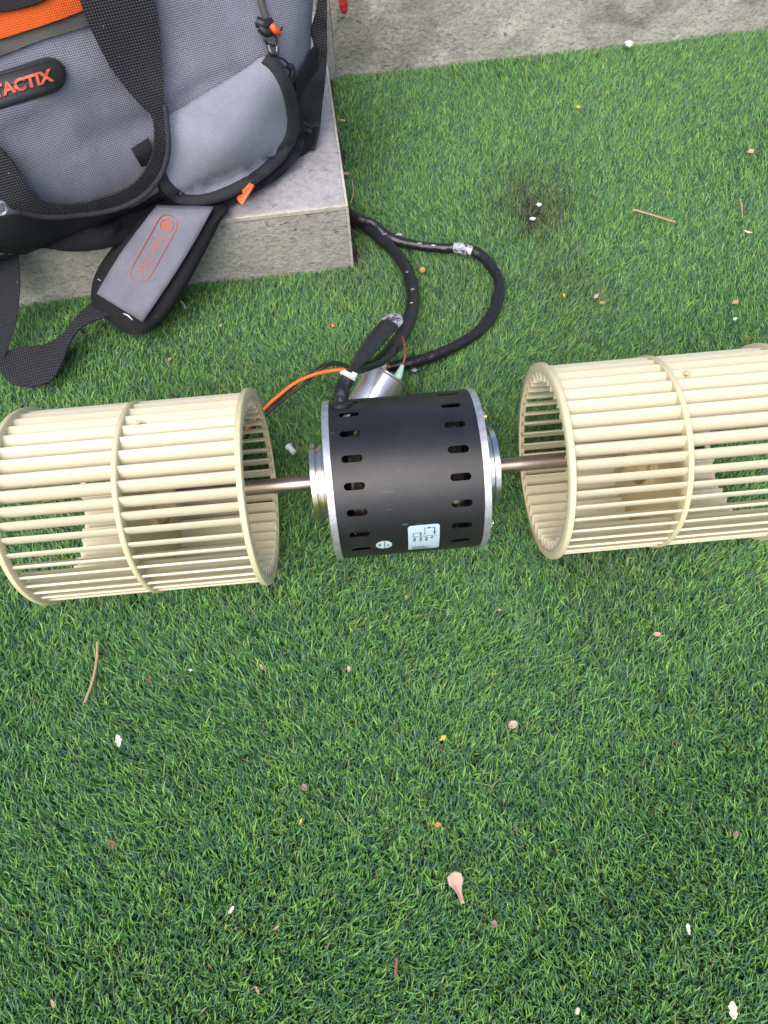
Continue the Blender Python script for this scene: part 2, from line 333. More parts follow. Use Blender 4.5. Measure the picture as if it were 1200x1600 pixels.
# ------------------------------------------------------------------ artificial grass
ZC = .0997; RW = .0937
def inv_step(x, y):
    dx, dy = x-XS, y-YS; return dx*cs+dy*sn, -dx*sn+dy*cs
def grass(nb, margin, name, bw, outer=False):
    # candidates over the area the frame can see, plus a margin
    K = nb*3
    x = rng.uniform(-1.1, 1.4, K) if not outer else rng.uniform(-1.5, 1.9, K); y = rng.uniform(-.75 if not outer else -1.2, .80, K)
    d = np.stack([x-CAM.x, y-CAM.y, np.full(K, .02-CAM.z)], 1)
    zc = d@np.array(fw); px = 600+FPX*(d@np.array(rt))/zc; py = 800-FPX*(d@np.array(up))/zc
    a, b = inv_step(x, y)
    ok = (px > -margin) & (px < 1200+margin) & (py < 1600+margin) & (py > -200)
    if outer: ok = ~ok
    ok &= (b < GW-.002)
    gap = .0055+.0035*np.sin(b*37)+.003*np.sin(b*91+1)
    ok &= ~((a < gap) & (b > -.004))
    x, y, px, py, a, b = [q[ok][:nb] for q in (x, y, px, py, a, b)]; n_ = len(x)
    h = rng.uniform(.010, .018, n_)*(1+.12*np.sin(x*23+y*9)*np.sin(y*31-x*7))
    # flattened where the fan wheels rest, parted by the cables
    for (x0, x1, rr) in ((-.33, -.105, RW), (.15, .37, RW)):
        m = (x > x0) & (x < x1) & (np.abs(y) < rr*.98)
        zs = ZC-np.sqrt(np.maximum(rr**2-y**2, 0)); h = np.where(m, np.minimum(h, np.maximum(zs+.004, .006)), h)
    h = np.where((a < .02) & (b > 0), h*rng.uniform(.45, 1, n_), h)
    ph = np.sin(x*13.1+2*np.sin(y*7))+np.sin(y*17.3+1.5*np.sin(x*9))
    th = R(85)+.40*ph+rng.normal(0, .62, n_)                     # lean direction, mostly away from the camera
    ln = np.clip(rng.normal(.52, .30, n_), .05, 1.3)*h
    lx, ly = np.cos(th)*ln, np.sin(th)*ln
    wth = th+PI/2+rng.normal(0, .7, n_); w = bw*rng.uniform(.7, 1.3, n_)
    wx, wy = np.cos(wth)*w/2, np.sin(wth)*w/2
    V = np.zeros((n_, 7, 3), np.float32)
    for k, (t, ww) in enumerate(((0, 1), (.45, .95), (.8, .7))):
        cx = x+lx*t**1.7; cy = y+ly*t**1.7; cz = h*(t-.18*t*t)
        V[:, 2*k, 0] = cx-wx*ww; V[:, 2*k, 1] = cy-wy*ww; V[:, 2*k, 2] = cz
        V[:, 2*k+1, 0] = cx+wx*ww; V[:, 2*k+1, 1] = cy+wy*ww; V[:, 2*k+1, 2] = cz
    bx = rng.normal(0, .0022, n_); by = rng.normal(0, .0022, n_)
    V[:, 6, 0] = x+lx+bx; V[:, 6, 1] = y+ly+by; V[:, 6, 2] = h*.84
    base = (np.arange(n_)*7)[:, None]
    loops = np.concatenate([base+np.array([0, 1, 3, 2]), base+np.array([2, 3, 5, 4]), base+np.array([4, 5, 6])], 1).ravel()
    tot = np.tile([4, 4, 3], n_); start = np.concatenate([[0], np.cumsum(tot)[:-1]])
    me = bpy.data.meshes.new(name); me.vertices.add(n_*7); me.vertices.foreach_set('co', V.ravel())
    me.loops.add(len(loops)); me.loops.foreach_set('vertex_index', loops.astype(np.int32))
    me.polygons.add(len(tot)); me.polygons.foreach_set('loop_start', start.astype(np.int32)); me.polygons.foreach_set('loop_total', tot.astype(np.int32))
    me.polygons.foreach_set('use_smooth', np.ones(len(tot), bool))
    me.update(calc_edges=True)
    # yarn colours: bright green, mid green, dark blue-green, a little olive thatch
    u = rng.random(n_); c = np.empty((n_, 3))
    br = np.array([.30, .550, .125]); mi = np.array([.180, .385, .125]); dk = np.array([.095, .215, .145]); ol = np.array([.22, .24, .10])
    c[:] = dk; c[u < .66] = mi; c[u < .33] = br; c[u < .03] = ol; c[u < .007] = (.36, .30, .17)
    c *= rng.uniform(.78, 1.22, (n_, 1)); c[:, 0] *= rng.uniform(.8, 1.2, n_)
    # dirt worked into the pile
    sd = np.zeros(n_)
    for (qx, qy, rad, s) in ((838, 334, 38, 1.0), (834, 312, 62, .62), (862, 325, 30, .5), (880, 430, 55, .4), (630, 440, 45, .25), (720, 440, 45, .25), (960, 900, 60, .3), (545, 420, 50, .4), (570, 250, 40, .25)):
        P = atz(qx, qy, .015); d2 = ((x-P.x)**2+((y-P.y)/1.25)**2)/((rad/900.)**2*.6)
        rag = 1+.45*np.sin(x*140+3*np.sin(y*90))+.35*np.sin(y*170+2*np.sin(x*120)); sd = np.maximum(sd, s*np.exp(-d2*rag)*(.35+.9*rng.random(n_)))
    sd = np.clip(sd, 0, 1)[:, None]; c = c*(1-sd)+np.array([.075, .060, .043])*sd
    col = np.ones((n_, 7, 4), np.float32); col[:, :, :3] = c[:, None, :]
    ca = me.color_attributes.new('tint', 'FLOAT_COLOR', 'POINT'); ca.data.foreach_set('color', col.ravel())
    me.materials.append(M_grass)
    o = bpy.data.objects.new(name, me); COL.objects.link(o); return tag(o, 'short artificial grass of mixed light and dark green blades', 'grass', kind='stuff')
grass(460000, 60, 'artificial_grass', .00140)
grass(115000, 60, 'artificial_grass', .0036, True)

# dirt and debris gap along the step's side
V = []; F = []; nn = 90
for i in range(nn+1):
    b = -.0 + (GW-.004)*i/nn
    w = .011+.004*math.sin(b*37)+random.uniform(-.001, .001)
    V += [stp(.0016, b, .006+random.uniform(0, .003)), stp(.006, b, .007+random.uniform(0, .005)), stp(w, b, .002)]
for i in range(nn):
    for k in range(2): F.append((i*3+k, i*3+k+1, i*3+k+4, i*3+k+3))
tag(mk('dirt', V, F, M_dirt), 'dark soil and crumbs in the gap beside the step', 'dirt', kind='stuff')

# ------------------------------------------------------------------ blower: motor, shaft, two fan wheels
A0 = Vector((0, 0, ZC))
blower = empty('blower_motor', (0.022, 0, .0))
tag(blower, 'black vented electric motor with a cream drum fan wheel on each end of its shaft', 'motor')
RM = .075; X0, X1 = -.0481, .092
# shell with real vent slots (cut by a boolean that is applied, cutters removed)
mb = MB(); t = .0012
mb.lathe([(X0+.0065, RM), (X1-.0065, RM), (X1-.0065, RM-t), (X0+.0065, RM-t)], A0, n=160, closed=True)
shell = mb.build('motor_shell', M_shell, blower, auto=40)
cut = MB(); SL = .0057; SW = .0033
for side, xc in ((-1, X0+.0242), (1, X1-.0257)):
    for k in range(20):
        ang = R(86+18*k)
        rd = Vector((0, math.cos(ang), math.sin(ang))); tg = Vector((0, -math.sin(ang), math.cos(ang)))
        ring = []
        for q in range(20):
            aa = 2*PI*q/20; sx_ = (SL if math.cos(aa) >= 0 else -SL)
            ring.append((sx_+SW*math.cos(aa), SW*math.sin(aa)))
        v = [A0+Vector((xc, 0, 0))+Vector((p, 0, 0))+tg*q_+rd*rr for rr in (RM-.006, RM+.006) for (p, q_) in ring]
        f = [tuple(range(20)), tuple(range(39, 19, -1))]+[(i, (i+1) % 20, 20+(i+1) % 20, 20+i) for i in range(20)]
        cut.add(v, f)
co = cut.build('slot_cutter', M_shell, blower, smooth=False)
bpy.context.view_layer.update()
md = shell.modifiers.new('b', 'BOOLEAN'); md.operation = 'DIFFERENCE'; md.object = co; md.solver = 'EXACT'
dg = bpy.context.evaluated_depsgraph_get(); me2 = bpy.data.meshes.new_from_object(shell.evaluated_get(dg))
shell.modifiers.clear(); shell.data = me2; me2.name = 'motor_shell'
bpy.data.objects.remove(co)
try: me2.set_sharp_from_angle(angle=R(35))
except Exception: pass
mb = MB(); mb.lathe([(X0+.045, .0685), (X1-.045, .0685)], A0, n=72); mb.build('stator_core', M_steel, blower)
for (xa, xb) in ((X0+.018, X0+.043), (X1-.043, X1-.018)):
    mb = MB(); mb.lathe([(xa, .045), (xa+.003, .058), ((xa+xb)/2, .066), (xb-.003, .060), (xb, .045)], A0, n=48); mb.build('winding', M_coil, blower)
def endbell(x, s):
    mb = MB(); mb.lathe([(x, RM-.006), (x+s*.0004, RM+.0006), (x+s*.0062, RM+.0008), (x+s*.0070, RM-.001), (x+s*.0070, RM-.020), (x+s*.0040, RM-.024), (x+s*.0045, .034), (x, .034)], A0, n=120, closed=True)
    mb.lathe([(x+s*.001, RM-.015), (x+s*.006, RM-.016), (x+s*.0035, RM-.03), (x+s*.0035, .01)], A0, n=64)
    mb.build('end_bell', M_alu, blower, auto=30)
    mb = MB(); e = x+s*.004
    mb.lathe([(e, .036), (e+s*.0045, .0365), (e+s*.005, .0345), (e+s*.0075, .0345), (e+s*.008, .0360), (e+s*.0105, .0360), (e+s*.011, .0335), (e+s*.0135, .0335),
              (e+s*.014, .0375), (e+s*.0185, .0375), (e+s*.019, .036), (e+s*.019, .030), (e+s*.015, .028), (e+s*.015, .011), (e+s*.020, .0105), (e+s*.020, .006)], A0, n=96)
    mb.build('mounting_ring', M_zinc, blower, auto=25)
endbell(X0+.0065, -1); endbell(X1-.0065, 1)
def bolt(x, s, ang, m, ln=.006):
    rd = Vector((0, math.cos(ang), math.sin(ang))); c = A0+rd*(RM-.010)+Vector((x, 0, 0))
    mb = MB(); mb.lathe([(0, .0042), (s*.0008, .0048), (s*.004, .0048), (s*.0048, .004)], c, n=6); mb.lathe([(s*.004, .0024), (s*(.004+ln), .0024)], c, n=16)
    mb.build('bolt', m, blower, auto=30)
for q, a in enumerate((74, 168, 254, 344)):
    bolt(X1-.0015, 1, R(a), M_brass if q == 0 else M_zinc, .002)
for a in (80, 170, 260, 350): bolt(X0+.0045, -1, R(a), M_steel, .001)
mb = MB(); XL0, XL1, XLM, XR0, XR1, XRM = -.3232, -.1135, -.2186, .1535, .3631, .2554
mb.lathe([(XLM-.027, .0073), (XRM+.027, .0073)], A0, n=40); mb.build('shaft', M_shaft, blower, auto=40)

NB = 42; RI, RB = .0768, .0893
def slat_mesh(L):
    # forward-curved blade, cross-section swept along the axis
    pr = []; K = 7
    ctr = []
    for i in range(K+1):
        t = i/K; r = RI+(RB-RI)*t; ph = -.099*t**1.8
        ctr.append(Vector((0, r*math.cos(ph), r*math.sin(ph))))
    up_, dn = [], []
    for i, c in enumerate(ctr):
        tg = (ctr[min(i+1, K)]-ctr[max(i-1, 0)]).normalized(); nn_ = Vector((0, -tg.z, tg.y))
        th_ = (.0011+.0005*i/K)*(1.0 if 0 < i < K else .6)
        up_.append(c+nn_*th_); dn.append(c-nn_*th_)
    ring = up_+dn[::-1]; m_ = len(ring); V = []
    for x in (-L/2, L/2):
        V += [(x, p.y, p.z) for p in ring]
    F = [(i, (i+1) % m_, m_+(i+1) % m_, m_+i) for i in range(m_)]+[tuple(range(m_)), tuple(range(2*m_-1, m_-1, -1))]
    me = bpy.data.meshes.new('fan_blade'); me.from_pydata(V, [], F); me.materials.append(M_vane)
    me.polygons.foreach_set('use_smooth', [True]*len(me.polygons))
    try: me.set_sharp_from_angle(angle=R(40))
    except Exception: pass
    return me
def wheel(xin, xmid, xout, ph0):
    s = 1 if xout > xin else -1
    c = A0+Vector((xmid, 0, 0))
    mb = MB()
    mb.lathe([(-.0022, .087), (.0022, .087), (.0022, .030), (-.0022, .030)], c, n=96, closed=True)
    mb.lathe([(-.0018, .031), (.0018, .031)], c, n=48)
    mb.lathe([(-.0150, .0190), (-.0030, .0280), (-.0022, .0340), (.0022, .0340), (.0030, .0280), (.0150, .0190)], c, n=64)
    wh = mb.build('fan_wheel', M_cream2, blower, auto=35)
    mb = MB(); mb.lathe([(-.024, .0080), (-.024, .0155), (-.021, .0185), (.021, .0185), (.024, .0155), (.024, .0080)], c, n=48)
    mb.lathe([(-.009, .030), (-.009, .033), (.009, .033), (.009, .030)], c, n=48, closed=True)
    h = mb.build('hub', M_cream2, wh, auto=35)
    # rings
    for x in (xin, xout):
        d = 1 if x == xin else -1
        q = s*d
        mb = MB(); c2 = A0+Vector((x, 0, 0))
        mb.lathe([(0, RB-.0032), (0, RW-.0012), (q*.0008, RW-.0002), (q*.0018, RW), (q*.0048, RW), (q*.0056, RW-.001), (q*.0056, RB-.0032)], c2, n=144, closed=True)
        mb.build('rim', M_cream, wh, auto=40)
    mb = MB(); mb.lathe([(-.0024, RB-.008), (-.0024, RB+.0012), (-.0014, RB+.0022), (.0014, RB+.0022), (.0024, RB+.0012), (.0024, RB-.008)], c, n=144, closed=True)
    mb.build('middle_ring', M_cream, wh, auto=40)
    for (xa, xb) in ((xin, xmid), (xmid, xout)):
        me = slat_mesh(abs(xb-xa)-.0030)
        for k in range(NB):
            o = bpy.data.objects.new('fan_blade', me); COL.objects.link(o); o.parent = wh
            o.location = Vector(((xa+xb)/2, 0, ZC))-ORG[blower]
            o.rotation_euler = (ph0+2*PI*k/NB+random.uniform(-.006, .006), random.uniform(-.002, .002), random.uniform(-.002, .002))
    # small balance clip on one blade
    a = R(93)
    return wh
wheel(XL1, XLM, XL0, R(1.5)); wheel(XR0, XRM, XR1, R(4.0))
def balance_clip(px, py):
    d = ray(px, py)   # meets the blade cylinder
    o = CAM-A0; a_ = d.y**2+d.z**2; b2 = 2*(o.y*d.y+o.z*d.z); c_ = o.y**2+o.z**2-(RB+.001)**2
    t_ = (-b2-math.sqrt(b2*b2-4*a_*c_))/(2*a_); p = CAM+d*t_; rd = Vector((0, p.y, p.z-ZC)).normalized(); tg = Vector((0, -rd.z, rd.y))
    mb = MB(); mb.add([p+Vector((-.004, 0, 0)), p+tg*.003, p+Vector((.004, 0, 0)), p-tg*.003, p+rd*.002, p-rd*.004], [(0, 1, 4), (1, 2, 4), (2, 3, 4), (3, 0, 4), (0, 1, 5), (1, 2, 5), (2, 3, 5), (3, 0, 5)])
    return mb.build('balance_clip', M_cream2, blower, smooth=False)
balance_clip(214, 660); balance_clip(1074, 583)

# stickers on the shell (curved with it)
def oncyl(x, ang, rr): return A0+Vector((x, rr*math.cos(ang), rr*math.sin(ang)))
def cylpx(px, py, rr=RM):
    d = ray(px, py); o = CAM-A0; a_ = d.y**2+d.z**2; b2 = 2*(o.y*d.y+o.z*d.z); c_ = o.y**2+o.z**2-rr**2
    t_ = (-b2-math.sqrt(max(b2*b2-4*a_*c_, 0)))/(2*a_); p = CAM+d*t_; return p.x, math.atan2(p.z-ZC, p.y)
xa, aa_ = cylpx(637, 822); xb, _ = cylpx(687, 816)
a1_ = aa_; LEN = .040                 # sticker goes round below the visible edge
def strip(mb, x0, x1, a0, a1, rr, n=14, m=0):
    V = []; 
    for k in range(n+1):
        a = a0+(a1-a0)*k/n; V += [oncyl(x0, a, rr), oncyl(x1, a, rr)]
    mb.add(V, [(2*k, 2*k+1, 2*k+3, 2*k+2) for k in range(n)], m)
a_top = a1_; a_bot = a1_+LEN/RM
mb = MB()
cr = .0022; n_ = 26; V = []
for k in range(n_+1):
    s_t = LEN*k/n_; ins = 0
    e = min(s_t, LEN-s_t)
    if e < cr: ins = cr-math.sqrt(max(cr*cr-(cr-e)**2, 0))
    a = a_top+s_t/RM; V += [oncyl(xa+ins, a, RM+.00025), oncyl(xb-ins, a, RM+.00025)]
mb.add(V, [(2*k, 2*k+1, 2*k+3, 2*k+2) for k in range(n_)])
stk = mb.build('wiring_sticker', M_sticker, blower)
Wd = xb-xa
def sx(u): return xa+Wd*u
def sa(v): return a_top+v*.030/RM
mk_ = MB(); lw = .00045
def hl(u0, u1, v): strip(mk_, sx(u0), sx(u1), sa(v), sa(v)+lw/RM, RM+.0005, 1)
def vl(u, v0, v1, w=1): strip(mk_, sx(u)-lw*w/2, sx(u)+lw*w/2, sa(v0), sa(v1), RM+.0005, 6)
hl(.16, .40, .30); vl(.16, .30, .44); vl(.40, .28, .44, 1.6); hl(.14, .20, .42); hl(.36, .44, .42); hl(.36, .44, .35)
hl(.53, .84, .12); vl(.53, .12, .42); vl(.84, .12, .42, 1.8); hl(.49, .57, .36); hl(.78, .9, .3); hl(.78, .9, .35); hl(.64, .70, .10); hl(.64, .70, .14); hl(.12, .92, .47)
for q in range(7):
    hl(.10+.02*(q % 2), .50+.07*((q*3) % 5), 1.06+q*.05)
mk_.build('wiring_diagram', M_ink, stk, smooth=False)
def text_mesh(s, size=1.0, bold=0.0, ext=0.0):
    cu = bpy.data.curves.new('t', 'FONT'); cu.body = s; cu.size = size; cu.offset = bold; cu.extrude = ext; cu.resolution_u = 3
    o = bpy.data.objects.new('t', cu); COL.objects.link(o); bpy.context.view_layer.update()
    me = bpy.data.meshes.new_from_object(o.evaluated_get(bpy.context.evaluated_depsgraph_get()))
    v = [tuple(q.co) for q in me.vertices]; f = [tuple(p.vertices) for p in me.polygons]
    bpy.data.objects.remove(o); bpy.data.meshes.remove(me); return v, f
def text_on_cyl(s, u, v, h, par):
    vv, ff = text_mesh(s, 1, .02)
    V = [oncyl(sx(u)+(.35-q[1])*h*-1*-1, sa(v)+(q[0]*h)/RM, RM+.0005) for q in vv]     # reads round the shell
    mk('lettering', V, ff, M_ink, par, smooth=False)
for u, w_ in ((.20, '2001'), (.40, 'MTN'), (.58, 'ECM'), (.76, '4P')): text_on_cyl(w_, u, .52, .0032, stk)
# oval sticker
xo, ao = cylpx(600, 851); V = [oncyl(xo, ao, RM+.0003)]; NO = 36
for k in range(NO):
    t_ = 2*PI*k/NO; V.append(oncyl(xo+.0073*math.cos(t_), ao+.0058*math.sin(t_)/RM*1.15, RM+.0003))
ov = mk('oval_sticker', V, [(0, 1+k, 1+(k+1) % NO) for k in range(NO)], M_sticker, blower)
mk_ = MB(); strip(mk_, xo+.0003, xo+.0009, ao-.0062/RM, ao+.0062/RM, RM+.0006, 8); mk_.build('stroke', M_ink, ov)
for s_, dx in (('076', -.0040), ('W', .0035)):
    vv, ff = text_mesh(s_, 1, .02)
    mk('lettering', [oncyl(xo+dx-(q[1]-.35)*-.0030, ao+((q[0]-(.85 if len(s_) > 1 else .4))*.0030)/RM, RM+.0006) for q in vv], ff, M_ink, ov, smooth=False)

# cables
def pz(l):      # (px,py,z,hw,hh)
    return [(*atz(a, b, z-.007 if z < .04 else z), w, h) for (a, b, z, w, h) in l]
mb = MB(); pg = atz(533, 632, .160); mb.lathe([(0, .011), (.003, .0115), (.005, .008)], pg+Vector((0, 0, -.004)), (0, .75, .65), n=24); mb.build('cable_grommet', M_rubber, blower)
tube(pz([(533, 634, .152, .0065, .0065), (534, 612, .155, .0070, .0075), (541, 596, .148, .0078, .008), (550, 583, .135, .0062, .006), (568, 575, .118, .0058, .005), (592, 564, .098, .0078, .004), (614, 543, .078, .0088, .0040), (634, 512, .055, .0086, .005), (643, 485, .044, .0084, .006), (645, 462, .038, .0085, .0065), (637, 425, .031, .0078, .0068), (618, 396, .029, .0074, .0068), (590, 368, .028, .0082, .0072), (566, 348, .028, .0085, .0075), (549, 338, .026, .0090, .0080), (538, 331, .018, .008, .007)]), name='cable_sleeve', mat=M_sleeve, parent=blower, lump=.10)
tube(pz([(549, 586, .140, .0050, .0045), (556, 572, .134, .0060, .0035), (572, 550, .120, .0092, .0036), (592, 525, .104, .0108, .0038), (608, 507, .092, .0106, .0040), (614, 501, .088, .0090, .004)]), name='cable_sleeve', mat=M_sleeve, parent=blower)
tube(pz([(610, 505, .0917, .0110, .0043), (617, 498, .088, .0102, .004), (621, 494, .086, .0070, .003)]), name='sleeve_end', mat=M_worn, parent=blower)
tube(pz([(560, 344, .036, .006, .006), (582, 350, .034, .0062, .0065), (608, 370, .029, .0068, .006), (640, 381, .027, .0062, .006), (680, 387, .027, .0058, .0062), (712, 388, .028, .0060, .006), (738, 391, .028, .0070, .0065), (762, 409, .028, .0064, .0065), (778, 435, .028, .0062, .0065), (779, 462, .028, .0070, .006), (768, 493, .028, .0078, .006), (745, 520, .028, .0066, .0065), (712, 541, .030, .0064, .0068), (675, 557, .032, .0066, .0068), (640, 567, .034, .0068, .007), (606, 574, .036, .0055, .006)]), name='cable_sleeve', mat=M_sleeve, parent=blower, lump=.16)
tube(pz([(709, 387, .0288, .0068, .0062), (722, 388, .0296, .0078, .0066), (738, 393, .0290, .0074, .007)]), name='worn_patch', mat=M_worn, parent=blower, lump=.1)
for (q, w_, zz, sz) in (((636, 425), 7, .0375, .0032), ((645, 452), 5, .044, .0026), ((643, 473), 5, .050, .0024), ((592, 360), 9, .0335, .0045), ((624, 366), 10, .0335, .0045), ((656, 380), 6, .0325, .0032), ((676, 383), 8, .0325, .003), ((600, 366), 6, .0345, .003)):
    c = atz(q[0], q[1], zz-(.0068 if zz < .04 else 0)); mb = MB(); k = 9; vs = []
    for i in range(k):
        a = 2*PI*i/k; r_ = sz*random.uniform(.5, 1.1); vs.append(c+Vector((math.cos(a)*r_*1.3, math.sin(a)*r_*.7, random.uniform(-.0005, .0006))))
    mb.add(vs+[c+Vector((0, 0, .0008))], [(i, (i+1) % k, k) for i in range(k)]); mb.build('scuff', M_worn, blower)
# zip tie
mb = MB(); c = atz(547, 587, .158); mb.box(c, (.0125, .0042, .0030), Matrix.Rotation(R(-35), 3, 'Z')); mb.box(c+Vector((.0035, -.002, .002)), (.0050, .0050, .004), Matrix.Rotation(R(-35), 3, 'Z')); mb.box(c+Vector((-.006, .003, .002)), (.006, .0025, .0018), Matrix.Rotation(R(25), 3, 'Z'))
mb.build('cable_tie', M_white, blower, smooth=False)
tube(pz([(370, 690, .04, .0021, .0021), (412, 640, .050, .0021, .0021), (436, 618, .056, .0021, .0021), (462, 598, .062, .0021, .0021), (495, 584, .068, .0021, .0021), (530, 578, .075, .0021, .0021), (565, 577, .070, .0021, .0021), (590, 575, .055, .0021, .0021), (608, 573, .042, .0021, .0021)]), name='orange_wire', mat=M_wor, parent=blower)
tube(pz([(372, 698, .036, .0016, .0016), (415, 648, .046, .0016, .0016), (445, 623, .05, .0016, .0016), (475, 600, .056, .0016, .0016), (505, 574, .064, .0016, .0016), (530, 569, .075, .0016, .0016), (552, 578, .085, .0016, .0016), (590, 577, .055, .0016, .0016)]), name='black_wire', mat=M_wbk, parent=blower)
tube(pz([(372, 700, .036, .0014, .0014), (420, 640, .046, .0014, .0014), (470, 594, .056, .0014, .0014), (500, 572, .064, .0014, .0014), (527, 566, .075, .0014, .0014), (548, 574, .085, .0014, .0014)]), name='black_wire', mat=M_wbk, parent=blower)

# capacitor: bright can lying behind the motor
cap = empty('capacitor', atz(590, 610, .02)); tag(cap, 'silver capacitor can with green terminal sleeves lying behind the black motor', 'capacitor')
top = atz(603, 587, .062); bot = atz(566, 652, .045); ax = (bot-top).normalized()
rc = .0235
mb = MB(); mb.lathe([(0, rc-.003), (0, rc+.0008), (.0016, rc+.0010), (.0028, rc-.0002), (.004, rc), (.062, rc), (.064, rc-.002)], top, ax, n=64); mb.build('can', M_can, cap, auto=30)
mb = MB(); mb.lathe([(-.0004, rc-.0028), (.001, rc-.0028)], top, ax, n=48); mb.build('lid', M_alu, cap)
e1 = ax.cross(Vector((0, 0, 1))).normalized(); e2 = ax.cross(e1).normalized()
for (qx, qy, z1, qx2, qy2, z2, wm, pts) in ((597, 574, .078, 603, 562, .082, M_wgr, [(603, 562, .082), (608, 553, .086), (612, 546, .083)]), (622, 588, .070, 629, 571, .074, M_wbr, [(629, 571, .074), (633, 556, .08), (632, 540, .083), (629, 527, .082)])):
    a = atz(qx, qy, z1); b = atz(qx2, qy2, z2)
    t0 = top-ax*.001+(a-top-ax*(a-top).dot(ax)).normalized()*.012
    mb = MB(); tube([(*t0, .0035, .003), (*((t0+a)/2), .0045, .0038), (*a, .0048, .004), (*b, .0021, .0021)], 4, 12, mb=mb); tm = mb.build('terminal_sleeve', M_clear, cap)
    tube([(*atz(x_, y_, z_), .0015, .0015) for (x_, y_, z_) in pts], 5, 8, 'lead_wire', wm, cap)
mb = MB(); t0 = top-ax*.002; mb.lathe([(0, .007), (.003, .007)], t0+e2*.004+e1*.004, ax, n=20); mb.build('terminal_post', M_white, cap)

# ------------------------------------------------------------------ tool bag
C0 = atz(500, 236, HS+.0); BL = atz(85, 396, HS)
e1b = Vector(((BL-C0).x, (BL-C0).y, 0)).normalized()      # along the front towards the left
e2b = Vector((-e1b.y, e1b.x, 0));
if e2b.y < 0: e2b = -e2b                                    # into the depth
BW, BD, BH = .50, .20, .25
bag = empty('tool_bag', C0+e1b*BW*.5+e2b*BD*.5)
tag(bag, 'grey and black fabric tool bag with orange trim standing on the stone step', 'bag')
def bagp(s, v):
    """s: angle round the plan, v: 0..1 height"""
    c_, s_ = math.cos(s), math.sin(s); p = 2/5.5
    ex = math.copysign(abs(c_)**p, c_); ey = math.copysign(abs(s_)**p, s_)
    A = (.5-.5*ex)*BW                   # 0 = right end, BW = left end
    Cc = (.5+.5*ey)*BD                  # 0 = front, BD = back
    u = A/BW; d = Cc/BD
    # bottom rounding and belly
    br = 1-(1-min(v/.10, 1))**2
    inset = .022*(1-br)
    belly = .020*math.sin(PI*min(v*1.05, 1))**.8
    lean = .045*v**1.6
    # right end flares outward with height
    A += (inset-belly*.4-.045*v**.9)*(1-u)**2 - (inset-belly*.6)*u**2
    Cc += (inset-belly*(.5+.8*math.sin(PI*u)**.7)+lean)*(1-d) + (-inset+belly-.03*v)*d
    if d < .5:      # slack folds in the front panel
        Cc += .010*math.sin(u*13+v*5+.6)*math.sin(PI*v)+.004*math.sin(u*27-v*11)*math.sin(PI*v)
        Cc += .012*math.exp(-((u-.36-.25*v)/.05)**2)*math.sin(PI*min(v*1.2, 1))
        Cc -= .010*math.exp(-((v-.62-.9*(u-.62))/.045)**2)*math.exp(-((u-.66)/.12)**2)
        Cc += .007*math.exp(-((v-.45+.5*(u-.3))/.04)**2)*math.exp(-((u-.32)/.1)**2)
    z = v*BH
    return C0+e1b*A+e2b*Cc+Vector((0, 0, z+.001))
NS, NV = 200, 60; V = []; F = []; MI = []
for j in range(NV+1):
    for i in range(NS): V.append(bagp(2*PI*i/NS, j/NV))
top_c = sum((bagp(2*PI*i/NS, 1) for i in range(NS)), Vector())/NS
ND = 14
for j in range(1, ND+1):            # domed top
    t_ = j/ND
    for i in range(NS):
        p = bagp(2*PI*i/NS, 1); q = p.lerp(top_c, 1-math.cos(t_*PI/2)); q.z += .055*math.sin(t_*PI/2); V.append(q)
for j in range(NV+ND):
    for i in range(NS):
        F.append((j*NS+i, j*NS+(i+1) % NS, (j+1)*NS+(i+1) % NS, (j+1)*NS+i))
        v_ = j/NV; a_ = (1-math.cos(2*PI*i/NS))/2; fr = math.sin(2*PI*i/NS) < 0
        ex = math.copysign(abs(math.cos(2*PI*i/NS))**(2/5.5), math.cos(2*PI*i/NS)); u_ = .5-.5*ex
        band = .09+.02*math.sin(u_*9)
        m_ = 0
        if v_ < band: m_ = 1
        if u_ < .012: m_ = 1
        if j >= NV: m_ = 2 if j < NV+3 else (3 if j < NV+8 else 1)
        MI.append(m_)
F.append(tuple(range(NS)))
MI.append(1)
body = mk('main_compartment', V, F, [M_grey, M_black, M_trim, M_orange], bag, mi=MI)
bvh = BVHTree.FromPolygons([tuple(v) for v in V], F)
def hit(px, py, off=0.0):
    d = ray(px, py); loc, nrm, idx, dist = bvh.ray_cast(CAM, d)
    if loc is None:
        # beyond the silhouette: take the nearest surface point to the ray
        best = None
        for k in range(60):
            q = CAM+d*(.45+.012*k); l2, n2, i2, d2 = bvh.find_nearest(q)
            if best is None or d2 < best[0]: best = (d2, q)
        return best[1]-d*off
    return loc-d*off
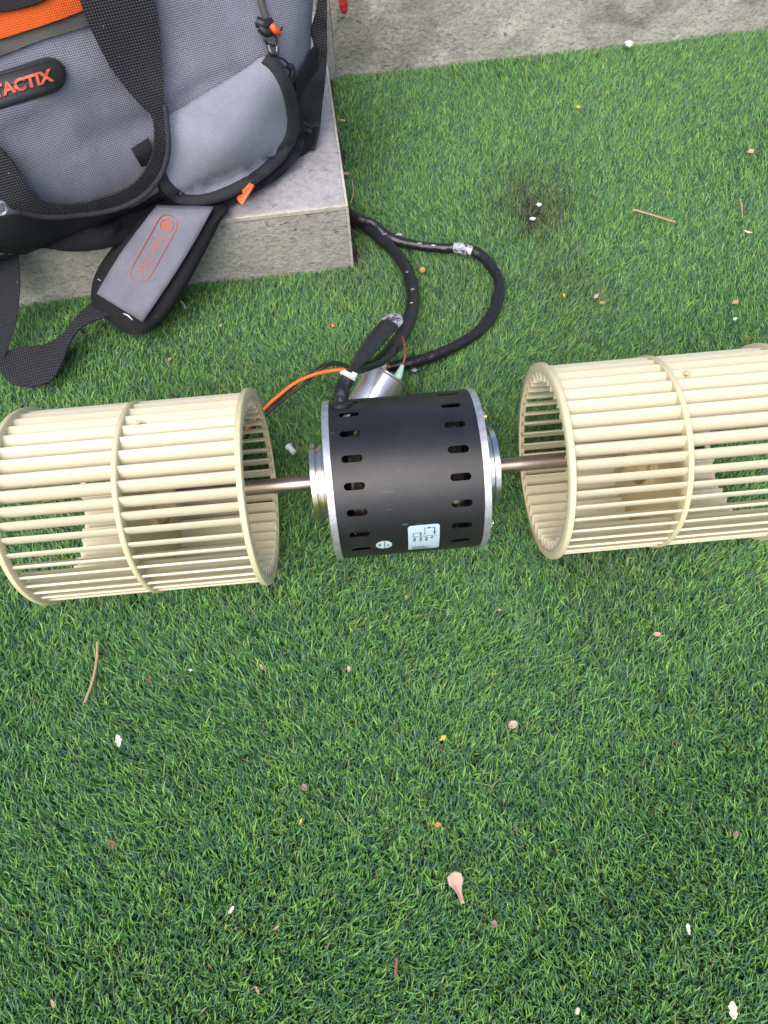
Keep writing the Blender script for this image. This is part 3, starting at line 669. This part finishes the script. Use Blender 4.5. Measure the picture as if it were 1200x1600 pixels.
def ribbon(pairs, name, mt, parent, n=6, th=.0022, pt=None, across=5, bow=.0):
    """pairs: ((ax,ay),(bx,by),off) two edges of a band; solid strip with thickness"""
    pts = spline([(*a, *b, o) for (a, b, o) in pairs], n); V = []; F = []
    rows = []
    for p in pts:
        row = []
        for k in range(across+1):
            t = k/across; px = p[0]*(1-t)+p[2]*t; py = p[1]*(1-t)+p[3]*t
            row.append(pt(px, py, p[4]+bow*math.sin(PI*t)))
        # straight chord between smoothed edge points keeps the webbing stiff across
        a, b = row[0], row[-1]
        row = [r_.lerp(a.lerp(b, k/across), .75) for k, r_ in enumerate(row)]
        rows.append(row)
    # smooth along
    for _ in range(3):
        rows = [rows[0]]+[[(rows[i-1][k]+rows[i][k]*2+rows[i+1][k])/4 for k in range(across+1)] for i in range(1, len(rows)-1)]+[rows[-1]]
    W_ = across+1; n1 = len(rows)
    for r_ in rows: V += r_
    NN = []
    for i in range(n1):
        for k in range(W_):
            ti = rows[min(i+1, n1-1)][k]-rows[max(i-1, 0)][k]; tk = rows[i][min(k+1, across)]-rows[i][max(k-1, 0)]
            q = ti.cross(tk); q = q.normalized() if q.length > 1e-9 else Vector((0, 0, 1))
            NN.append(q)
    # thickness away from the camera side
    base = len(V)
    for i, v in enumerate(list(V)):
        q = NN[i]; q = -q if q.dot(CAM-v) > 0 else q
        V.append(v+q*th)
    def idx(i, k, s): return s*base+i*W_+k
    for i in range(n1-1):
        for k in range(across):
            F.append((idx(i, k, 0), idx(i, k+1, 0), idx(i+1, k+1, 0), idx(i+1, k, 0)))
            F.append((idx(i, k, 1), idx(i+1, k, 1), idx(i+1, k+1, 1), idx(i, k+1, 1)))
        for k in (0, across): F.append((idx(i, k, 0), idx(i+1, k, 0), idx(i+1, k, 1), idx(i, k, 1)))
    for i in (0, n1-1):
        for k in range(across): F.append((idx(i, k, 0), idx(i, k+1, 0), idx(i, k+1, 1), idx(i, k, 1)))
    return mk(name, V, F, mt, parent, auto=50)
def patch(outline, name, mt, parent, pt, off, skirt=.006, n=4, rings=8, th=None):
    """puffy panel over a smooth outline; off(px,py,k) with k=0 at the rim and 1 in the middle"""
    L = loop_spline(outline, n); m_ = len(L); cx = sum(p[0] for p in L)/m_; cy = sum(p[1] for p in L)/m_
    V = []; F = []
    V += [pt(p[0], p[1], off(p[0], p[1], 0)-skirt) for p in L]
    for j in range(rings):
        k = j/rings
        for p in L:
            x = p[0]+(cx-p[0])*k; y = p[1]+(cy-p[1])*k; V.append(pt(x, y, off(x, y, k)))
    V.append(pt(cx, cy, off(cx, cy, 1)))
    for j in range(rings):
        for i in range(m_): F.append((j*m_+i, j*m_+(i+1) % m_, (j+1)*m_+(i+1) % m_, (j+1)*m_+i))
    for i in range(m_): F.append((rings*m_+i, rings*m_+(i+1) % m_, len(V)-1))
    return mk(name, V, F, mt, parent, auto=70)
def band(outline, width, name, mt, parent, pt, off, n=4, closed=True, rad=.003):
    """binding tape following an outline, rounded across"""
    L = loop_spline(outline, n) if closed else spline(outline, n); m_ = len(L); V = []; F = []; K = 6
    for i, p in enumerate(L):
        a = L[(i-1) % m_] if closed else L[max(i-1, 0)]; b = L[(i+1) % m_] if closed else L[min(i+1, m_-1)]
        t = np.array([b[0]-a[0], b[1]-a[1]]); t /= np.linalg.norm(t)+1e-9; nn_ = np.array([-t[1], t[0]])
        for k in range(K+1):
            s = k/K-.5; x, y = p[0]+nn_[0]*s*width, p[1]+nn_[1]*s*width
            V.append(pt(x, y, off(p[0], p[1], 0)+rad*(math.sqrt(max(1-4*s*s, 0))*1.3-.3)))
    for i in range(m_ if closed else m_-1):
        for k in range(K): F.append((i*(K+1)+k, i*(K+1)+k+1, ((i+1) % m_)*(K+1)+k+1, ((i+1) % m_)*(K+1)+k))
    return mk(name, V, F, mt, parent)
# base piece (dark lower fabric with slack upper edge)
O = [(-60, 340), (-20, 348), (8, 350), (35, 352), (65, 358), (100, 370), (135, 366), (160, 354), (205, 342), (250, 322), (300, 300), (360, 290), (430, 240), (470, 195), (490, 150), (497, 190), (490, 228), (460, 252), (412, 284), (365, 314), (328, 334), (270, 352), (205, 378), (150, 391), (105, 393), (65, 388), (38, 398), (10, 396), (-30, 392), (-60, 380)]
patch(O, 'base_panel', M_black, bag, hit, lambda x, y, k: .006+.006*min(k*3, 1)+.003*math.sin(x*.05), rings=6)
# end pocket with rounded flap
FL = [(249, 192), (290, 165), (340, 134), (385, 106), (412, 88), (430, 102), (448, 130), (459, 165), (462, 200), (450, 232), (425, 262), (390, 288), (350, 308), (315, 318), (285, 316), (262, 300), (248, 275), (246, 235)]
def offF(x, y, k):
    # distance below the fold line (249,192)-(412,88): the flap stands off further towards its lower edge
    d_ = ((x-249)*104+(y-192)*163)/math.hypot(104, 163)
    return .008+.030*max(0, min(d_/110, 1))**.8+.004*math.sin(PI*min(k, 1)*.5)
PK = [(250, 200), (330, 150), (412, 96), (445, 120), (470, 165), (475, 205), (470, 240), (440, 275), (400, 300), (350, 325), (305, 335), (265, 318), (245, 285)]
patch(PK, 'pocket', M_black, bag, hit, lambda x, y, k: .004+(offF(x, y, 0)-.008)*.75, skirt=.03)
flap = patch(FL, 'pocket_flap', M_litgrey, bag, hit, offF, skirt=.004, rings=10)
BD_ = [(413, 91), (430, 104), (446, 131), (456, 165), (458, 200), (447, 230), (422, 259), (388, 284), (350, 303), (315, 313), (286, 311), (264, 296), (251, 274), (248, 250)]
band(BD_, 19, 'binding', M_bind, flap, hit, lambda x, y, k: offF(x, y, .25)+.0010, closed=False, rad=.003)
# handle
HN = [((235, -60), (118, -50), .012), ((243, 0), (127, 8), .012), ((251, 60), (150, 60), .013), ((254, 110), (177, 112), .016), ((257, 160), (210, 152), .020), ((261, 203), (238, 180), .028), ((261, 240), (242, 215), .034), ((250, 275), (236, 250), .036), ((222, 306), (212, 286), .034), ((178, 326), (170, 307), .030), ((120, 336), (115, 320), .026), ((70, 338), (72, 318), .024), ((26, 330), (50, 298), .022), ((-5, 313), (18, 252), .018), ((-50, 290), (-25, 205), .016)]
ribbon(HN, 'carry_handle', M_web, bag, pt=hit)
tube([(*hit(x, y, o), .0028, .0028) for (x, y, o) in ((258, 165, .024), (262, 205, .032), (262, 240, .037), (250, 276, .039), (221, 308, .037), (177, 328, .033), (120, 337, .029), (70, 339, .027), (27, 331, .024))], 6, 8, 'handle_piping', M_bind, bag)
# loop tab next to the handle
ribbon([((205, 232), (232, 215), .006), ((212, 246), (238, 232), .012), ((222, 262), (246, 250), .010)], 'loop_tab', M_black, bag, pt=hit)
# top trim and orange band
ribbon([((-20, 95), (-14, 66), .004), ((20, 80), (16, 56), .004), ((60, 64), (56, 44), .004), ((100, 52), (98, 30), .004), ((140, 40), (138, 12), .004)], 'top_trim', M_trim, bag, pt=hit)
ribbon([((-20, 66), (-20, 18), .006), ((16, 56), (16, 14), .008), ((56, 43), (56, 5), .008), ((98, 29), (98, -12), .008), ((140, 12), (140, -30), .006)], 'orange_band', M_orange, bag, pt=hit)
ribbon([((-20, 20), (-20, -20), .012), ((16, 16), (16, -30), .012), ((56, 6), (56, -40), .012), ((80, -6), (80, -50), .012)], 'lid_webbing', M_black, bag, pt=hit)
# right-hand side webbing
ribbon([((512, -30), (498, -30), .006), ((511, 10), (495, 10), .006), ((511, 50), (486, 50), .007), ((511, 90), (491, 85), .008), ((508, 130), (470, 130), .009), ((503, 170), (468, 170), .008), ((500, 205), (470, 205), .006), ((492, 235), (462, 238), .004)], 'side_webbing', M_web, bag, pt=hit)
ribbon([((492, 70), (470, 110), .014), ((498, 95), (462, 130), .018), ((492, 128), (466, 150), .014), ((478, 152), (468, 160), .010)], 'strap_end', M_black, bag, pt=hit)
# logo badge: pill with raised rim and letters
def basis(c, ex, ey, pt, off):
    def f(u, v, o=0):
        return pt(c[0]+ex[0]*u+ey[0]*v, c[1]+ex[1]*u+ey[1]*v, off+o)
    return f
def pill(L_, r_, n=10):
    q = [(L_+r_*math.cos(R(a)), r_*math.sin(R(a))) for a in np.linspace(-90, 90, n)]
    return q+[(-L_-r_*math.cos(R(a)), -r_*math.sin(R(a))) for a in np.linspace(-90, 90, n)]
def flat_panel(pts, f, name, mt, parent, h0, h1, rings=5):
    cx = sum(p[0] for p in pts)/len(pts); cy = sum(p[1] for p in pts)/len(pts); m_ = len(pts); V = []; F = []
    V += [f(x, y, h0) for x, y in pts]
    for j in range(rings):
        k = j/rings; V += [f(x+(cx-x)*k, y+(cy-y)*k, h1) for x, y in pts]
    V.append(f(cx, cy, h1))
    for j in range(rings):
        for i in range(m_): F.append((j*m_+i, j*m_+(i+1) % m_, (j+1)*m_+(i+1) % m_, (j+1)*m_+i))
    for i in range(m_): F.append((rings*m_+i, rings*m_+(i+1) % m_, len(V)-1))
    return mk(name, V, F, mt, parent, auto=30)
def outline_ring(pts, w, f, name, mt, parent, h0, h1):
    m_ = len(pts); V = []; F = []
    for i in range(m_):
        a = np.array(pts[i-1]); b = np.array(pts[(i+1) % m_]); t = b-a; t = t/(np.linalg.norm(t)+1e-9); nn_ = np.array([-t[1], t[0]]); p = np.array(pts[i])
        for s, h in ((-.5, h0), (-.5, h1), (.5, h1), (.5, h0)):
            q = p+nn_*s*w; V.append(f(q[0], q[1], h))
    for i in range(m_):
        j = (i+1) % m_
        for k in range(3): F.append((i*4+k, i*4+k+1, j*4+k+1, j*4+k))
    return mk(name, V, F, mt, parent, auto=30)
def letters(s, f, u0, v0, size, name, mt, parent, h0, h1, sp=1.0, bold=.02):
    vv, ff = text_mesh(s, 1, bold); n_ = len(vv)
    x0 = min(q[0] for q in vv); V = [f(u0+(q[0]-x0)*size*sp, v0+q[1]*size, h1) for q in vv]+[f(u0+(q[0]-x0)*size*sp, v0+q[1]*size, h0) for q in vv]
    F = list(ff)
    ec = {}
    for p in ff:
        for i in range(len(p)):
            a, b = p[i], p[(i+1) % len(p)]; ec[(a, b)] = 1
    for (a, b) in ec:
        if (b, a) not in ec: F.append((a, b, b+n_, a+n_))
    return mk(name, V, F, mt, parent, smooth=False)
f_ = basis((10, 138), (.957, -.29), (-.29*.9, -.957), hit, .003)
bd = flat_panel(pill(68, 29), f_, 'logo_badge', M_rubber, bag, -.004, .002)
outline_ring(pill(68, 24), 2.2, f_, 'badge_rim', M_rubber, bd, .0018, .0034)
letters('TACTIX', f_, -23, -9.5, 27, 'lettering', M_redprint, bd, .0018, .0040, 1.0, .042)
outline_ring([(-60+12*math.cos(R(a)), 12*math.sin(R(a))) for a in range(0, 360, 20)], 3, f_, 'emblem_ring', M_redprint, bd, .0018, .0036)
# zip pulls, cord loops and tabs on the right of the front
def bit(pts, r_, name, mt, par=bag): return tube([(*hit(x, y, o), r_, r_) for (x, y, o) in pts], 5, 8, name, mt, par)
bit([(404, -20, .004), (408, 5, .005), (414, 22, .006), (418, 35, .007)], .0035, 'zip_flap_edge', M_trim)
bit([(402, 34, .010), (412, 38, .014), (424, 36, .012)], .0048, 'zip_slider', M_rubber)
bit([(406, 42, .012), (416, 50, .014), (426, 47, .012)], .0045, 'zip_slider', M_rubber)
bit([(424, 40, .016), (430, 47, .018), (436, 50, .014)], .0036, 'orange_tag', M_redtab)
bit([(428, 40, .018), (432, 44, .02), (438, 47, .018), (441, 43, .016)], .0010, 'cord_loop', M_rubber)
bit([(415, 52, .012), (414, 62, .014), (420, 70, .012), (430, 70, .012), (432, 60, .014), (426, 53, .013)], .0013, 'cord_loop', M_rubber)
bit([(420, 72, .012), (424, 82, .015), (432, 84, .013), (433, 73, .012)], .0026, 'cord_lock', M_plmetal)
bit([(432, 88, .012), (438, 99, .015), (445, 106, .015), (450, 100, .013), (442, 92, .012), (434, 90, .012)], .0011, 'cord_loop', M_rubber)
bit([(450, 104, .014), (457, 106, .018), (456, 118, .018), (452, 130, .014), (460, 148, .012), (463, 162, .010)], .0034, 'zip_pull', M_rubber)
bit([(462, 190, .014), (468, 196, .018), (476, 200, .018), (486, 206, .014)], .0030, 'buckle', M_rubber)
bit([(464, 200, .014), (474, 192, .019), (484, 198, .014)], .0024, 'buckle', M_rubber)
ribbon([((370, 308), (388, 296), .046), ((372, 314), (394, 287), .052), ((379, 320), (396, 290), .054)], 'orange_pull_tab', M_redtab, bag, pt=hit, th=.003)
# ring fixing of the shoulder strap
mb = MB(); c = hit(4, 324, .03)
tube([(*hit(x, y, .03), .0014, .0014) for (x, y) in ((-6, 318), (2, 315), (9, 320), (10, 330), (4, 335), (-6, 334), (-10, 326), (-6, 318))], 4, 8, mb=mb); mb.build('strap_ring', M_zinc, bag)
# long shoulder strap: hangs over the step, loops on the grass and runs to the pad
SP = [((-40, 326), (14, 330), .135), ((-34, 355), (20, 352), .132), ((-28, 400), (28, 395), .118), ((-24, 450), (31, 445), .088), ((-18, 500), (26, 495), .058), ((-10, 540), (18, 530), .038), ((-4, 568), (13, 548), .031), ((6, 590), (14, 547), .029), ((28, 602), (36, 541), .029), ((60, 603), (62, 540), .030), ((83, 590), (80, 533), .033), ((98, 563), (95, 524), .037), ((106, 540), (101, 517), .040), ((118, 520), (108, 507), .044), ((140, 503), (126, 487), .048), ((170, 492), (150, 466), .050), ((200, 478), (175, 450), .056)]
strap = ribbon(SP, 'shoulder_strap', M_web, bag, pt=lambda x, y, o: atz(x, y, o), n=6, across=4)
def padz(x, y, o=0): return atz(x, y, max(.034, .120-max(0, (y-340))/(515-340)*.086)+o)
PO = [(356, 322), (345, 345), (325, 385), (300, 432), (272, 478), (252, 504), (225, 522), (195, 520), (172, 503), (150, 484), (142, 462), (148, 430), (168, 396), (200, 362), (235, 332), (300, 318)]
pad = patch(PO, 'shoulder_pad', M_black, bag, padz, lambda x, y, k: .006*min(1, k*6)**.5, skirt=.008, rings=8)
PI_ = [(330, 332), (318, 352), (300, 385), (280, 420), (258, 455), (238, 485), (224, 502), (200, 487), (175, 470), (152, 458), (160, 440), (178, 408), (195, 380), (215, 350), (240, 330), (290, 322)]
def padz2(x, y, o=0): return padz(x, y, o)
# crisp grey panel on the pad (corners kept)
pp = [(330, 332), (277, 420), (222, 503), (152, 458), (172, 420), (196, 380), (240, 330)]
V = []; F = []; nu, nv = 10, 24
for j in range(nv+1):
    t_ = j/nv; lx = 246+(152-246)*t_+6*math.sin(PI*t_)*-1; ly = 322+(459-322)*t_; rx = 334+(223-334)*t_+4*math.sin(PI*t_); ry = 324+(503-324)*t_
    for i in range(nu+1):
        s = i/nu; V.append(padz(lx+(rx-lx)*s, ly+(ry-ly)*s, .0105+.0015*math.sin(PI*s)))
for j in range(nv):
    for i in range(nu): F.append((j*(nu+1)+i, j*(nu+1)+i+1, (j+1)*(nu+1)+i+1, (j+1)*(nu+1)+i))
pg_ = mk('pad_panel', V, F, M_pgrey, pad); sm = pg_.modifiers.new('s', 'SOLIDIFY'); sm.thickness = .0015; sm.offset = 1
al = math.atan2(75, -42)    # reading direction on the pad
ex = (math.cos(al), math.sin(al)); ey = (math.sin(al), -math.cos(al))
f2 = basis((240, 388), ex, ey, padz, .0122)
outline_ring(pill(42, 16), 1.8, f2, 'printed_outline', M_fade, pg_, .0, .0012)
outline_ring([(-41+10.5*math.cos(R(a)), 10.5*math.sin(R(a))) for a in range(0, 360, 20)], 2, f2, 'printed_ring', M_fade, pg_, .0, .0012)
flat_panel([(-41+8*math.cos(R(a)), 8*math.sin(R(a))) for a in range(0, 360, 24)], f2, 'printed_emblem', M_fade, pg_, 0, .0008, 2)
letters('TACTIX', f2, -26, -7, 20.5, 'lettering', M_fade, pg_, 0, .0010, 1.0, .01)
# frayed thread at the pad end
tube([(*atz(150, 452, .06), .0006, .0006), (*atz(157, 440, .075), .0006, .0006), (*atz(153, 436, .08), .0006, .0006)], 4, 6, 'loose_thread', M_white, bag)
tube([(*atz(193, 490, .06), .0006, .0006), (*atz(200, 493, .064), .0009, .0009), (*atz(207, 500, .060), .0005, .0005)], 4, 6, 'loose_thread', M_white, bag)

# pliers on the upper ledge with one red grip over the edge
pl = empty('pliers', stp(.03, GW+.04, HW)); tag(pl, 'red handled pliers lying over the top edge of the stone wall', 'pliers')
tip = aty(538, 20, stp(.03, GW-.012).y)
g1 = [(*(tip+Vector((0, 0, .0))), .0030, .0030), (*(tip+Vector((-.0002, .0, .006))), .0062, .0055), (*(tip+Vector((-.0005, .002, .025))), .0068, .006), (tip.x-.001, tip.y+.004, HW-.004, .0066, .006), (tip.x-.002, tip.y+.022, HW+.009, .0066, .006), (tip.x-.004, tip.y+.06, HW+.009, .006, .006)]
tube(g1, 6, 14, 'red_grip', M_redgrip, pl)
tube([(tip.x-.035, tip.y+.03, HW+.008, .004, .004), (tip.x-.032, tip.y+.045, HW+.008, .0066, .006), (tip.x-.018, tip.y+.075, HW+.008, .006, .006)], 6, 14, 'red_grip', M_redgrip, pl)
tube([(tip.x-.004, tip.y+.06, HW+.009, .005, .004), (tip.x-.010, tip.y+.09, HW+.008, .009, .005), (tip.x-.012, tip.y+.13, HW+.006, .004, .003)], 6, 12, 'steel_jaw', M_plmetal, pl)
tube([(tip.x-.018, tip.y+.075, HW+.008, .005, .004), (tip.x-.010, tip.y+.092, HW+.008, .009, .005), (tip.x-.008, tip.y+.13, HW+.006, .004, .003)], 6, 12, 'steel_jaw', M_plmetal, pl)

# ------------------------------------------------------------------ litter on the grass
def leafmat(name, c):
    m = mat(name, c, .7); n = N(m); n.col(n.mix(n.noise(260, 4), tuple(k*.6 for k in c), tuple(min(k*1.3, .95) for k in c))); return m
LM = {k: leafmat(k+'_leaf', c) for k, c in dict(tan=(.50, .33, .20), pink=(.60, .40, .30), cream=(.78, .70, .52), white=(.68, .67, .62), yellow=(.72, .50, .06), orange=(.55, .26, .10), brown=(.22, .11, .06), mauve=(.30, .19, .17), grey=(.55, .56, .58)).items()}
def flake(px, py, L, Wd, ang, colr, label, cat='leaf', z=.0172, name='dry_leaf', shape=0, curl=.35):
    c = atz(px, py, z); sc_ = (CAM-c).length/FPX; L *= sc_*.88; Wd *= sc_*.88; ca, sa_ = math.cos(R(ang)), math.sin(R(ang)); V = []; F = []; K = 9; J = 4
    for i in range(K+1):
        t = i/K
        if shape == 0: w = Wd/2*math.sin(PI*min(max(t, .04), .96))**.7*random.uniform(.62, 1.18)
        else: w = Wd/2*float(np.interp(t, [0, .06, .2, .34, .5, .66, 1], [.30, .82, 1, .92, .55, .30, .20]))*(1+.06*math.sin(i*2.3))
        for j in range(J+1):
            s = j/J*2-1; x = (t-.5)*L; y = s*w
            zz = curl*Wd*(s*s)*.5+curl*L*.25*(2*t-1)**2+random.uniform(-.0003, .0003)
            V.append(c+Vector((x*ca-y*sa_, x*sa_+y*ca, zz)))
    m_ = J+1
    for i in range(K):
        for j in range(J): F.append((i*m_+j, i*m_+j+1, (i+1)*m_+j+1, (i+1)*m_+j))
    o = mk(name, V, F, LM[colr], org=c); sm = o.modifiers.new('s', 'SOLIDIFY'); sm.thickness = .0006
    return tag(o, label, cat)
def stick(pts, r_, label, colr='tan', z=.021):
    o = tube([(*atz(x, y, z), r_, r_*.8) for (x, y) in pts], 5, 8, 'twig', LM[colr], org=atz(*pts[0], z)); return tag(o, label, 'twig')
FLK = [
 (715, 1386, 44, 25, -78, 'pink', 'largest pinkish tan leaf with a rounded blade and narrow stalk on the lower grass', 1),
 (186, 1157, 20, 11, -75, 'white', 'chalky white petal lying on the grass below the curved twig', 0),
 (801, 1132, 17, 15, 20, 'pink', 'squarish pale pink flake to the right of the upper yellow petal', 0),
 (692, 1153, 14, 9, 30, 'yellow', 'bright yellow petal left of the squarish pale pink flake', 0),
 (684, 1288, 13, 9, 0, 'orange', 'orange yellow petal above the largest pinkish leaf', 0),
 (772, 1443, 11, 10, 60, 'mauve', 'small mauve brown scrap just right of and below the largest pinkish leaf', 0),
 (1144, 1577, 20, 13, 80, 'cream', 'pale cream leaf near the bottom right corner of the lawn', 0),
 (1075, 1451, 14, 7, 85, 'cream', 'narrow cream seed husk above the pale leaf at the bottom right', 0),
 (1026, 991, 13, 9, 0, 'pink', 'pinkish brown scrap on the grass below the right fan wheel', 0),
 (476, 1230, 13, 11, -50, 'mauve', 'dull grey brown leaf scrap above the small yellow fleck left of centre', 0),
 (470, 1283, 10, 6, 60, 'yellow', 'tiny yellow fleck under the dull grey brown scrap', 0),
 (362, 1421, 12, 7, 50, 'cream', 'cream chip alone on the lower left grass', 0),
 (432, 1449, 10, 4, 25, 'tan', 'thin tan splinter right of the lone cream chip', 0),
 (402, 1546, 11, 5, -60, 'tan', 'slim tan husk low on the grass beneath the cream chip', 0),
 (83, 1567, 11, 6, -60, 'tan', 'tan scrap in the bottom left corner of the grass', 0),
 (176, 1317, 16, 8, -30, 'brown', 'rust brown curled leaf beneath the chalky white petal', 0),
 (409, 1042, 12, 6, -60, 'tan', 'tan leaf scrap on the grass below the left fan wheel opening', 0),
 (545, 1045, 11, 7, -80, 'pink', 'pale peach scrap on the grass straight below the motor', 0),
 (298, 1047, 8, 5, 0, 'grey', 'tiny grey white crumb right of the curved twig', 0),
 (234, 1062, 12, 6, 70, 'brown', 'dark brown leaf fragment between curved twig and tiny white crumb', 0),
 (1149, 1303, 11, 8, 30, 'mauve', 'dim brown scrap far to the right on the lower grass', 0),
 (902, 1579, 9, 7, 60, 'cream', 'small cream crumb at the bottom edge of the grass', 0),
 (660, 423, 13, 11, 80, 'orange', 'orange tan leaf piece inside the loop of black cable', 0),
 (931, 464, 12, 7, 40, 'pink', 'pinkish husk, upper of two close together right of the cable loop', 0),
 (940, 474, 10, 8, 10, 'orange', 'orange brown husk, lower of two close together right of the cable loop', 0),
 (881, 462, 7, 6, 80, 'yellow', 'small yellow green fleck between cable loop and the two husks', 0),
 (1172, 238, 11, 9, 20, 'pink', 'pink tan scrap high on the right side of the grass', 0),
 (1168, 363, 12, 4, -30, 'cream', 'thin curved cream husk below the short pale twig at right', 0),
 (1148, 473, 12, 8, 20, 'tan', 'tan husk above the right fan wheel beside a white chip', 0),
 (1148, 499, 8, 6, 30, 'white', 'small white chip above the right fan wheel', 0),
 (1167, 529, 12, 6, 10, 'brown', 'brown scrap right against the top of the right fan wheel', 0),
 (842, 321, 9, 9, 0, 'white', 'white crumb, upper of two in the dark dirt patch', 0),
 (832, 343, 10, 9, 0, 'white', 'white crumb, lower of two in the dark dirt patch', 0),
 (982, 71, 14, 13, 80, 'white', 'white fluffy clump against the foot of the stone wall', 0),
 (647, 579, 11, 7, 0, 'grey', 'bluish white scrap on the grass beside the capacitor', 0),
 (541, 272, 11, 7, -10, 'tan', 'tan chip lying in the gap along the stone step', 0),
 (535, 189, 10, 5, -20, 'tan', 'sandy chip in the gap near the tool bag corner', 0),
 (265, 562, 8, 6, 60, 'tan', 'tan speck between the black strap and the left fan wheel', 0),
 (345, 509, 7, 6, 60, 'tan', 'tan speck right of the shoulder pad end', 0),
 (520, 509, 9, 6, -40, 'orange', 'rusty scrap on the grass left of the folded black sleeve', 0),
 (115, 501, 9, 6, -40, 'brown', 'brown fleck beside the strap under the step', 0),
 (903, 168, 7, 6, 0, 'yellow', 'tiny yellow fleck high on the grass below the wall', 0),
 (780, 953, 8, 5, 0, 'tan', 'small tan crumb below the gap between motor and right fan wheel', 0),
 (635, 932, 7, 5, 60, 'tan', 'tan crumb just below the wiring sticker of the motor', 0),
]
for (x, y, L, w, a, c, lab, sh) in FLK: flake(x, y, L, w, a, c, lab, 'petal' if 'petal' in lab else ('leaf' if 'leaf' in lab else 'scrap'), shape=sh, name='petal' if 'petal' in lab else ('dry_leaf' if 'leaf' in lab else 'scrap'), curl=.35)
stick([(152, 1003), (151, 1030), (145, 1062), (132, 1098)], .0013, 'long curved tan twig on the grass below the left fan wheel')
stick([(989, 327), (1020, 336), (1055, 347)], .0013, 'straight tan twig on the upper right grass')
stick([(1156, 310), (1159, 325), (1160, 340)], .0009, 'short pale upright twig near the right edge of the upper grass')
stick([(620, 1496), (618, 1526)], .0014, 'short brown stick on the grass near the bottom centre', 'brown')
stick([(550, 345-65), (552, 300), (548, 318)], .0008, 'thin pale grass stem in the gap along the step', z=.024)
stick([(283, 471), (288, 477), (290, 482)], .0011, 'short whitish thread on the grass right of the shoulder pad', 'grey')
# white push-on connector dropped by the left fan wheel
cn = empty('wire_connector', atz(455, 702, .027)); tag(cn, 'small white plastic connector on the grass between left fan wheel and motor', 'connector')
c = atz(455, 702, .030); mb = MB(); ra = Matrix.Rotation(R(35), 3, 'Z'); ax_ = ra @ Vector((0, 1, 0))
mb.lathe([(-.006, .0022), (-.0055, .0032), (.003, .0034), (.0035, .0042), (.0055, .0042), (.006, .003)], c, ax_, n=18); mb.build('connector_body', M_white, cn)
